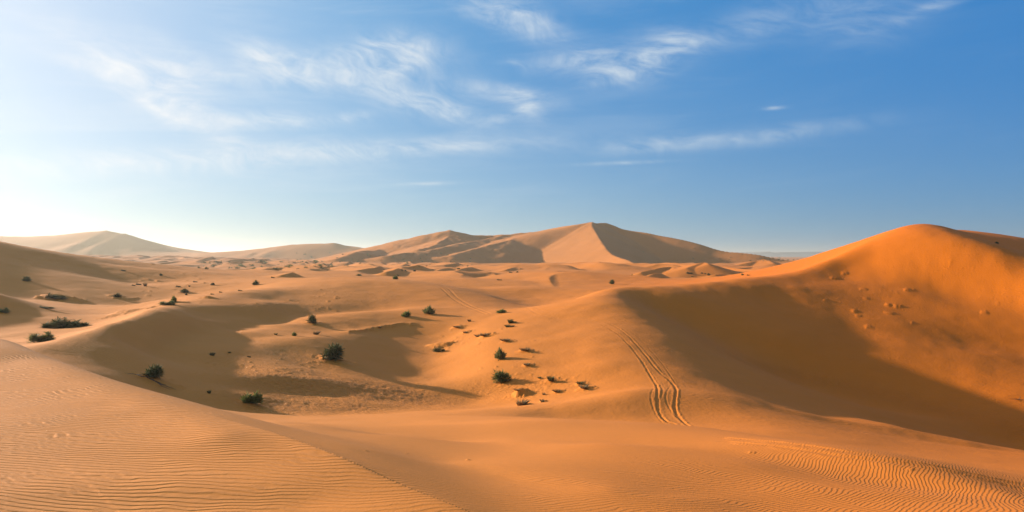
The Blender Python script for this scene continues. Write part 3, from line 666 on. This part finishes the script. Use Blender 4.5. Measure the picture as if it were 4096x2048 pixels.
# ------------------------------------------------------------------ far table mountains
def mesa():
    Y = 7500.; prof = [(2960,1016),(3030,1009),(3072,1006),(3080,1008),(3095,1013),(3110,1008),(3140,1008),(3250,1007),(3330,1005),(3420,1007),(3480,1005),(3560,1008),(3700,1004),(4000,1006),(4400,1005),(4800,1010),(5200,1022)]
    prof = [(2850,1023)]+prof; n = len(prof); V = []; Fc = []
    for px, py in prof:
        x = (px-2048)/F*Y; z = (1024-py)/F*Y
        V += [(x, Y-400-max(0, z)*1.2, -30), (x, Y-120, z*.45), (x, Y-70, z*.93), (x, Y, z), (x, Y+900, z*.97), (x, Y+1500, -30)]
    for i in range(n-1):
        for k in range(5): a = i*6+k; Fc.append((a, a+6, a+7, a+1))
    me = bpy.data.meshes.new('mesa'); me.from_pydata(V, [], Fc); me.update()
    m = bpy.data.materials.new('far_rock'); m.use_nodes = True; g = NT(m.node_tree); g.n.clear()
    co = g.node('ShaderNodeTexCoord').outputs['Object']; col = g.mix(g.noise(co, .004, 4.), (.16, .12, .10), (.24, .18, .14))
    bs = g.node('ShaderNodeBsdfPrincipled', {'Base Color': col, 'Roughness': 1.}); g.l.new(bs.outputs[0], g.node('ShaderNodeOutputMaterial').inputs[0])
    me.materials.append(m); o = bpy.data.objects.new('hills', me); scene.collection.objects.link(o); o['kind'] = 'structure'
mesa()
# ------------------------------------------------------------------ plants
def foliage_material(name, c1, c2, rough=.75, trans=.0):
    m = bpy.data.materials.new(name); m.use_nodes = True; g = NT(m.node_tree); g.n.clear()
    co = g.node('ShaderNodeTexCoord').outputs['Object']
    rn = g.node('ShaderNodeObjectInfo').outputs['Random']
    f = g.m('ADD', g.m('MULTIPLY', g.noise(co, 7., 3.), .8), g.m('MULTIPLY', g.m('SUBTRACT', rn, .5), .5), clamp=True)
    bs = g.node('ShaderNodeBsdfPrincipled', {'Base Color': g.mix(f, c1, c2), 'Roughness': rough})
    bs.inputs['Specular IOR Level'].default_value = .2
    out = bs.outputs[0]
    if trans:
        tr = g.node('ShaderNodeBsdfTranslucent', {'Color': g.mix(f, c1, c2)}).outputs[0]
        mx = g.node('ShaderNodeMixShader', {0: trans, 1: bs.outputs[0], 2: tr}); out = mx.outputs[0]
    g.l.new(out, g.node('ShaderNodeOutputMaterial').inputs[0]); return m
M_GREEN = foliage_material('leaf_green', (.11,.12,.028), (.28,.27,.06), trans=.2)
M_OLIVE = foliage_material('leaf_olive', (.14,.135,.04), (.31,.28,.09), trans=.2)
M_DARK = foliage_material('leaf_dark', (.08,.08,.026), (.21,.20,.06), trans=.12)
M_DRY = foliage_material('dry_stalks', (.20,.12,.045), (.34,.22,.09), trans=.25)
M_TUFT = foliage_material('grass_blades', (.12,.10,.03), (.22,.19,.06), trans=.3)
M_WOOD = foliage_material('bark', (.05,.03,.02), (.12,.075,.045))

def tube(V, Fc, pts, r0, r1, n=4):
    b = len(V); N = len(pts)
    for i, p in enumerate(pts):
        d = (pts[min(i+1, N-1)]-pts[max(i-1, 0)]).normalized(); a = d.orthogonal().normalized(); c = d.cross(a)
        r = r0+(r1-r0)*i/(N-1)
        for k in range(n):
            t = 2*math.pi*k/n; V.append(p+a*math.cos(t)*r+c*math.sin(t)*r)
    for i in range(N-1):
        for k in range(n):
            a0 = b+i*n+k; a1 = b+i*n+(k+1) % n; Fc.append((a0, a1, a1+n, a0+n))
def mesh(name, V, Fc, material):
    me = bpy.data.meshes.new(name); me.from_pydata([tuple(v) for v in V], [], Fc); me.update(); me.materials.append(material); return me
def blade(V, Fc, p, d, L, w_, r):
    s = d.cross(Vector((r.uniform(-1, 1), r.uniform(-1, 1), r.uniform(-1, 1)))).normalized()*w_
    b = len(V); V += [p-s, p+s, p+d*L*.6+s*.9, p+d*L, p+d*L*.6-s*.9]; Fc.append((b, b+1, b+2, b+3, b+4))
def shrub_meshes(seed, material, crowns, n, bl=.13, up=.35, ragged=.25, wood=7):
    """unit shrub, about 1 wide and 1 high: crowns = [(x, y, radius, height)]"""
    r = random.Random(seed); V, Fc, W, Wf = [], [], [], []
    tips = []
    for cx, cy, cr, ch in crowns:
        lobes = []
        for q_ in range(11):
            o_ = math.sqrt(r.random())*.72; a_ = r.uniform(0, 6.283); top_h = ch*(1-.75*o_**2.2)*r.uniform(.55, 1.05)
            lobes.append((o_*cr*math.cos(a_), o_*cr*math.sin(a_), top_h, r.uniform(.22, .40)))
        for lx, ly, lh, lr in lobes:
            root = Vector((lx*.04, ly*.04, -.06)); top = Vector((cx+lx, cy+ly, lh*.8))
            mid = root.lerp(top, .5)+Vector((r.uniform(-.06, .06), r.uniform(-.06, .06), .02)); tube(W, Wf, [root, mid, top], .02, .006)
            m = int(.62*n/len(crowns)/11); R_ = lr*cr
            for _ in range(m):
                a = r.uniform(0, 2*math.pi); zz = r.uniform(-1, 1); q = math.sqrt(max(0, 1-zz*zz)); rr = R_*(r.random()**.4)
                o = Vector((math.cos(a)*q, math.sin(a)*q, zz)); hz = lh*.5
                p = Vector((cx+lx, cy+ly, hz))+Vector((o.x*rr, o.y*rr, o.z*hz*rr/R_))
                if p.z < .0: p.z = r.uniform(0, .1)
                d = (o+Vector((0, 0, up))+Vector((r.uniform(-.5, .5), r.uniform(-.5, .5), r.uniform(-.4, .4)))).normalized()
                blade(V, Fc, p, d, bl*r.uniform(.6, 1.3)*(1+ragged*(r.random() < .2)*5), bl*.13*r.uniform(.7, 1.4), r)
    return mesh('foliage', V, Fc, material), mesh('branches', W, Wf, M_WOOD)
def tuft_mesh(seed, material, n, h=1., lean=.45):
    r = random.Random(seed); V, Fc = [], []
    for _ in range(n):
        a = r.uniform(0, 2*math.pi); rr = .32*math.sqrt(r.random()); p = Vector((math.cos(a)*rr, math.sin(a)*rr*.8, -.03))
        d = Vector((math.cos(a)*lean*r.random()+.12, math.sin(a)*lean*r.random(), 1)).normalized(); L = h*r.uniform(.4, 1.)
        s = Vector((-math.sin(a+r.random()), math.cos(a+r.random()), 0))*.012; b = len(V)
        q = p+d*L*.6; e = q+(d+Vector((math.cos(a), math.sin(a), -.2))*.35)*L*.4
        V += [p-s, p+s, q+s*.8, e, q-s*.8]; Fc.append((b, b+1, b+2, b+3, b+4))
    return mesh('blades', V, Fc, material)
ONE = [(0, 0, .5, 1.)]; TWO = [(-.22, 0, .3, .85), (.24, .05, .27, 1.)]; WIDE = [(-.37, .02, .15, .55), (-.12, 0, .22, 1.1), (.12, .04, .16, .9), (.27, -.02, .16, .62), (.42, 0, .08, .55)]
KINDS = {
 'round': [shrub_meshes(11, M_GREEN, ONE, 2100), shrub_meshes(12, M_GREEN, ONE, 2100, .15, .7)],
 'dark': [shrub_meshes(21, M_DARK, ONE, 2600, .12), shrub_meshes(22, M_DARK, [(-.12, 0, .4, 1.), (.2, .05, .32, .75)], 2400, .13)],
 'broom': [shrub_meshes(31, M_OLIVE, ONE, 1900, .2, 1.3), shrub_meshes(32, M_GREEN, TWO, 2200, .17, 1.)],
 'wide': [shrub_meshes(41, M_DARK, WIDE, 5200, .09, .4), shrub_meshes(42, M_OLIVE, TWO, 2300, .14, .5)],
 'low': [shrub_meshes(51, M_DARK, [(-.3, 0, .22, 1.), (.05, 0, .26, .8), (.33, 0, .18, .6)], 1500, .12, .3)],
}
TUFTS = {'dry': [tuft_mesh(61, M_DRY, 260), tuft_mesh(62, M_DRY, 240)], 'grass': [tuft_mesh(63, M_TUFT, 260), tuft_mesh(64, M_TUFT, 300)]}
def put(o, parent=None):
    scene.collection.objects.link(o)
    if parent: o.parent = parent
    return o
PLANT_GROUP = 'shrubs growing on the dunes'; TUFT_GROUP = 'tufts of grass on the dunes'
def shrub(px, py, wpx, hpx, kind, var, label, rot=0., sink=.03):
    x, y, z = hit(px, py); wd, ht = wpx/F*y, hpx/F*y
    e = put(bpy.data.objects.new('desert_shrub', None)); e.location = (x, y, ground(x, y)-sink*ht); e.rotation_euler = (0, 0, rot)
    e.scale = (wd, wd*.9, ht); e.empty_display_size = .2
    e['label'] = label; e['category'] = 'shrub'; e['group'] = PLANT_GROUP
    f, b = KINDS[kind][var]
    put(bpy.data.objects.new('foliage', f), e); put(bpy.data.objects.new('branches', b), e); return e
def tuft(px, py, wpx, hpx, kind, var, label, rot=0.):
    x, y, z = hit(px, py); wd, ht = wpx/F*y, hpx/F*y
    o = put(bpy.data.objects.new('grass_tuft', TUFTS[kind][var])); o.location = (x, y, ground(x, y)); o.rotation_euler = (0, 0, rot)
    o.scale = (wd*1.3, wd*1.2, ht); o['label'] = label; o['category'] = 'grass tuft'; o['group'] = TUFT_GROUP

SHRUBS = [
 (1331,1436,90,66,'dark',0,'biggest dark bushy shrub in the middle of the bowl'),
 (1010,1613,72,48,'broom',1,'green brushy shrub low in the bowl just above the foreground crest'),
 (614,1508,76,52,'dark',0,'dark shrub with bare branches sprawling round its foot in the left shade'),
 (2002,1525,74,52,'round',0,'large green shrub nearest the tyre tracks, long shadow to its right'),
 (2002,1436,44,42,'broom',0,'upright green shrub above the large one near the tyre tracks'),
 (1755,1406,48,24,'low',0,'low dark shrub in front of a small sand hummock in the bowl'),
 (1250,1291,42,34,'dark',0,'dark rounded shrub alone on the slope above the bowl'),
 (1625,1266,44,24,'round',1,'rounded green shrub on the lit crest, left one of the pair'),
 (1715,1255,46,30,'broom',0,'spreading green shrub on the lit crest, right one of the pair'),
 (2006,1252,40,17,'round',1,'flat topped green shrub where the far tyre tracks end'),
 (1178,1343,24,17,'round',0,'small round green shrub on the lit spur with a long thin shadow'),
 (2055,1290,24,9,'low',0,'low sprawling shrub just below the flat topped green one'),
 (262,1312,172,52,'wide',0,'widest shrub, a dark clump of several crowns on the left dune'),
 (172,1366,92,44,'wide',1,'grey green shrub half hidden behind the sunlit crest at far left'),
 (183,1234,62,12,'low',0,'long low shrub on top of the small left dune'),
 (14,1250,46,22,'wide',1,'olive shrub cut by the left edge of the picture'),
 (222,1194,76,24,'low',0,'dark shrub on a mound in the shaded hollow at left'),
 (469,1187,34,16,'dark',1,'dark oval shrub in the shaded valley floor'),
 (105,1124,34,20,'dark',0,'small dark shrub alone high on the shaded left slope'),
 (493,1084,18,7,'low',0,'tiny shrub on the faint ridge below the left skyline dune'),
 (644,1102,16,9,'dark',0,'tiny dark shrub on the sunlit slope right of the left dune'),
 (554,1140,20,10,'low',0,'small low shrub beside a bare stalk in the lit valley'),
 (534,1143,14,6,'low',0,'smallest low shrub just left of the one beside the bare stalk'),
 (713,1148,18,8,'low',0,'small dark shrub up and left of the bushier valley shrub'),
 (739,1170,42,18,'dark',1,'bushy shrub in the lit left valley with a shadow to its right'),
 (781,1129,18,7,'low',0,'small flat shrub in the lit valley above the bushy one'),
 (850,1140,17,10,'dark',0,'small round shrub right of centre of the lit left valley'),
 (697,1208,30,26,'broom',1,'taller spiky shrub peeping over the sunlit crest'),
 (672,1220,58,20,'wide',1,'wide low shrub resting on the sunlit crest below the spiky one'),
 (849,1178,14,6,'low',0,'tiny shrub just above the sunlit crest left of two others'),
 (882,1170,12,6,'low',0,'tiny shrub above the crest, middle one of three'),
 (960,1164,16,6,'low',0,'tiny flat shrub above the crest, right one of three'),
 (745,1180,12,8,'dark',1,'tiny dark shrub just under the bushy valley shrub'),
 (1023,1139,32,20,'dark',1,'dark shrub left of the small peaked dune'),
 (1091,1112,14,7,'low',0,'tiny dark shrub behind the small peaked dune'),
 (1435,1103,24,8,'round',1,'green shrub cut off by the skyline of the central dune'),
 (1580,1117,32,16,'broom',1,'ragged shrub on the right shoulder of the central dune'),
 (2448,1136,28,19,'dark',0,'black round shrub alone in the shaded face behind the saddle'),
 (1997,1121,20,6,'low',0,'thin low shrub on the crest of a middle dune'),
 (2042,1091,13,6,'low',0,'tiny shrub in the hollow of the crescent dune, left one'),
 (2070,1090,10,6,'dark',0,'tiny shrub in the hollow of the crescent dune, right one'),
 (2086,1077,13,4,'low',0,'tiny shrub on the rim above the crescent hollow'),
 (1834,1077,12,6,'broom',1,'tiny olive shrub among the small waved dunes'),
 (2757,1094,24,8,'low',0,'long low dark shrub in the shaded hollow right of the fins'),
 (2807,1094,10,5,'dark',0,'tiny dark shrub right of the long low one'),
 (2821,1096,9,4,'dark',1,'tiny dark shrub between two others in the right hollow'),
 (2835,1101,17,9,'dark',0,'small round dark shrub beside the bright little dune'),
 (2769,1107,9,4,'low',0,'tiny shrub at the near edge of the right hollow'),
 (2970,1101,12,7,'broom',0,'tiny spiky shrub behind the saddle slope'),
 (2994,1102,14,5,'low',0,'tiny flat shrub just right of the spiky one'),
 (2528,1101,7,4,'dark',0,'very small shrub left of the bright sand fins'),
 (3988,974,18,8,'dark',0,'small dark shrub on the dark ridge behind the orange dune'),
 (1592,1102,10,5,'low',0,'tiny shrub in front of the far bright sand fin'),
 (1608,1082,10,5,'dark',0,'tiny shrub in the shade right of the bright sand fin'),
 (1622,1083,9,5,'dark',1,'second tiny shrub in the shade right of the bright sand fin'),
 (1658,1085,13,6,'dark',0,'round shrub farthest right in the shade of the sand fin'),
]
for i, a in enumerate(SHRUBS): shrub(*a, rot=(i*2.4) % 6.28 if a[4] in ('round', 'dark', 'broom') and a[2] < 60 else 0.)
TUFT_LIST = [
 (848,1422,18,16,'grass',0,'green grass tuft leftmost on the lit spur'),
 (918,1412,12,7,'grass',1,'faint little grass tuft second from left on the spur'),
 (997,1429,12,8,'dry',0,'little dry tuft third from left on the spur'),
 (1103,1339,14,8,'grass',1,'pale sparse grass on the lit spur left of a green shrub'),
 (1264,1338,22,18,'dry',0,'brown dry tuft with a long shadow, right of the small green shrub'),
 (837,1573,16,15,'grass',0,'dark grass tuft with a bent stalk low on the left'),
 (581,1145,12,18,'dry',1,'bare dry stalk standing in the left valley'),
 (757,1147,8,9,'dry',0,'tiny dry tuft in the left valley'),
 (1520,1311,14,9,'dry',1,'dry tuft on the scarp edge'),
 (1878,1286,13,12,'dry',0,'lone dry tuft below the far tyre tracks'),
 (2041,1293,20,22,'grass',1,'tall yellow green tuft, upper of a column on the right'),
 (2046,1308,18,10,'dry',1,'dry clump right under the tall yellow green tuft'),
 (2030,1308,24,12,'grass',0,'low yellow green tuft left in the upper column'),
 (1830,1310,26,10,'dry',0,'dry brown clump on a hummock left of the column of tufts'),
 (1860,1331,20,8,'dry',1,'small dry clump below the first hummock'),
 (1936,1343,32,14,'dry',0,'dry pale clump on a wide hummock at mid height'),
 (1912,1347,26,12,'dry',1,'dark dry clump at the left end of the wide hummock'),
 (2022,1364,36,13,'dry',1,'flat dry brown clump alone under the green tufts'),
 (2098,1402,38,15,'dry',0,'brown clump with a shadow, right of the upright shrub'),
 (2105,1460,26,10,'dry',1,'small brown clump right of the shadow of the large shrub'),
 (2205,1524,26,26,'grass',1,'tallest yellow grass tuft in the right group'),
 (2158,1513,14,9,'grass',0,'tiny grass tuft left of the tallest yellow one'),
 (2317,1535,24,12,'grass',0,'grass tuft farthest right, just above a dark clump'),
 (2335,1553,38,16,'dry',1,'dark brown clump farthest right in front of the tracks'),
 (2228,1568,26,13,'dry',0,'orange brown clump below the tallest yellow tuft'),
 (2175,1579,14,10,'dry',1,'tiny dry tuft between two larger clumps near the crest'),
 (2085,1620,40,28,'dry',0,'large golden dry tuft on the crest edge at the bottom of the bowl'),
 (2169,1608,18,15,'dry',1,'golden dry tuft just right of the large one on the crest edge'),
 (2070,1562,24,10,'dry',1,'dry crust of stalks on the bare sand hummock'),
]
for i, a in enumerate(TUFT_LIST): tuft(*a, rot=i*1.7)

# dead branches
def branch_thing(name, label, px, py, paths, r):
    x, y, z = hit(px, py); V, Fc = [], []
    for pts in paths:
        q = []
        for dx, dy, dz in pts:
            q.append(Vector((dx, dy, ground(x+dx, y+dy)-z+dz)))
        tube(V, Fc, q, r, r*.4)
    o = put(bpy.data.objects.new(name, mesh(name, V, Fc, M_WOOD))); o.location = (x, y, z)
    o['label'] = label; o['category'] = 'dead branch'; return o
def sprawl(seed, n, L, side=0):
    r = random.Random(seed); out = []
    for k in range(n):
        a = r.uniform(-.5, .5)+(math.pi if k % 2 else 0)+side; p = [(0, 0, .05)]; x = y = 0
        for s in range(6):
            a += r.uniform(-.45, .45); st = L/6*r.uniform(.7, 1.3); x += math.cos(a)*st; y += math.sin(a)*st*.6-.03; p.append((x, y, .06+.1*r.random()))
        out.append(p)
        if k < n-1: b = p[3]; out.append([b, (b[0]+.25, b[1]-.2, b[2]+.1), (b[0]+.5, b[1]-.25, b[2]+.2)])
    return out
branch_thing('dead_branches', 'dead crooked branches lying under the dark shrub in the left shade', 600, 1518, sprawl(3, 5, 1.6), .02)
t_ = []
rr_ = random.Random(9)
for k in range(9):
    a = rr_.uniform(.1, 3.0); x = y = 0; p = [(0, 0, 0)]; h_ = 0
    for s in range(5): a += rr_.uniform(-.5, .5); x += math.cos(a)*.3; h_ += .16*rr_.random()*(1 if k % 2 else .3); y -= .05; p.append((x-.0, y, h_+.05))
    t_.append(p)
branch_thing('dead_branches', 'dark dead twigs sticking out of the shaded sand at the right edge', 4072, 1600, t_, .025)

# far shrubs scattered over the plain and the flanks of the far dunes
far_protos = [shrub_meshes(71, M_OLIVE, ONE, 170, .3, .3, wood=2)[0], shrub_meshes(72, M_DARK, TWO, 170, .3, .3)[0]]
for me_ in far_protos: me_.name = 'far_shrub'
def far_shrubs(n, x0, y0, x1, y1, smallest, largest, seed, label, group):
    r = random.Random(seed); k = 0
    while k < n:
        px, py = r.uniform(x0, x1), r.uniform(y0, y1)
        x, y, z = hit(px, py)
        if y > 2600 or y < 200: k += 1; continue
        wpx = r.uniform(smallest, largest)*(1 if r.random() < .7 else 1.5); s = wpx/F*y
        o = put(bpy.data.objects.new('distant_shrub', far_protos[k % 2])); o.location = (x, y, ground(x, y)-.02*s); o.scale = (s, s, s*r.uniform(.35, .6)); o.rotation_euler = (0, 0, r.uniform(0, 6.28))
        o['label'] = label; o['category'] = 'shrub'; o['group'] = group; k += 1
far_shrubs(68, 790, 1046, 1330, 1078, 5, 15, 4, 'tiny hazy shrub in the scrub on the far plain left of the big dune', 'scrub on the far plain')
far_shrubs(70, 1180, 1010, 1900, 1068, 3, 9, 5, 'tiny dark shrub on the bumpy left flank of the big far dune', 'shrubs on the flank of the big dune')
far_shrubs(16, 2560, 985, 3010, 1050, 3, 6, 6, 'tiny shrub on the shaded right face of the big far dune', 'shrubs on the shaded face of the big dune')
far_shrubs(30, 3000, 1032, 3300, 1044, 3, 9, 8, 'tiny shrub on the flat plain under the table mountains', 'scrub on the plain below the mountains')

# ------------------------------------------------------------------ haze
def haze():
    x0, x1, y0, y1, z0, z1 = -27000, 27000, -60, 15500, -32, 100
    V = [(x, y, z) for x in (x0, x1) for y in (y0, y1) for z in (z0, z1)]
    Fc = [(0,1,3,2),(4,6,7,5),(0,4,5,1),(2,3,7,6),(0,2,6,4),(1,5,7,3)]
    me = bpy.data.meshes.new('haze'); me.from_pydata(V, [], Fc); me.update()
    m = bpy.data.materials.new('haze'); m.use_nodes = True; g = NT(m.node_tree); g.n.clear()
    v = g.node('ShaderNodeVolumePrincipled', {'Color': (.98,.84,.67, 1), 'Density': .00013, 'Anisotropy': .45})
    g.l.new(v.outputs[0], g.node('ShaderNodeOutputMaterial').inputs['Volume'])
    me.materials.append(m); o = bpy.data.objects.new('haze', me); scene.collection.objects.link(o); o['kind'] = 'stuff'
if .00013 > 0: haze()
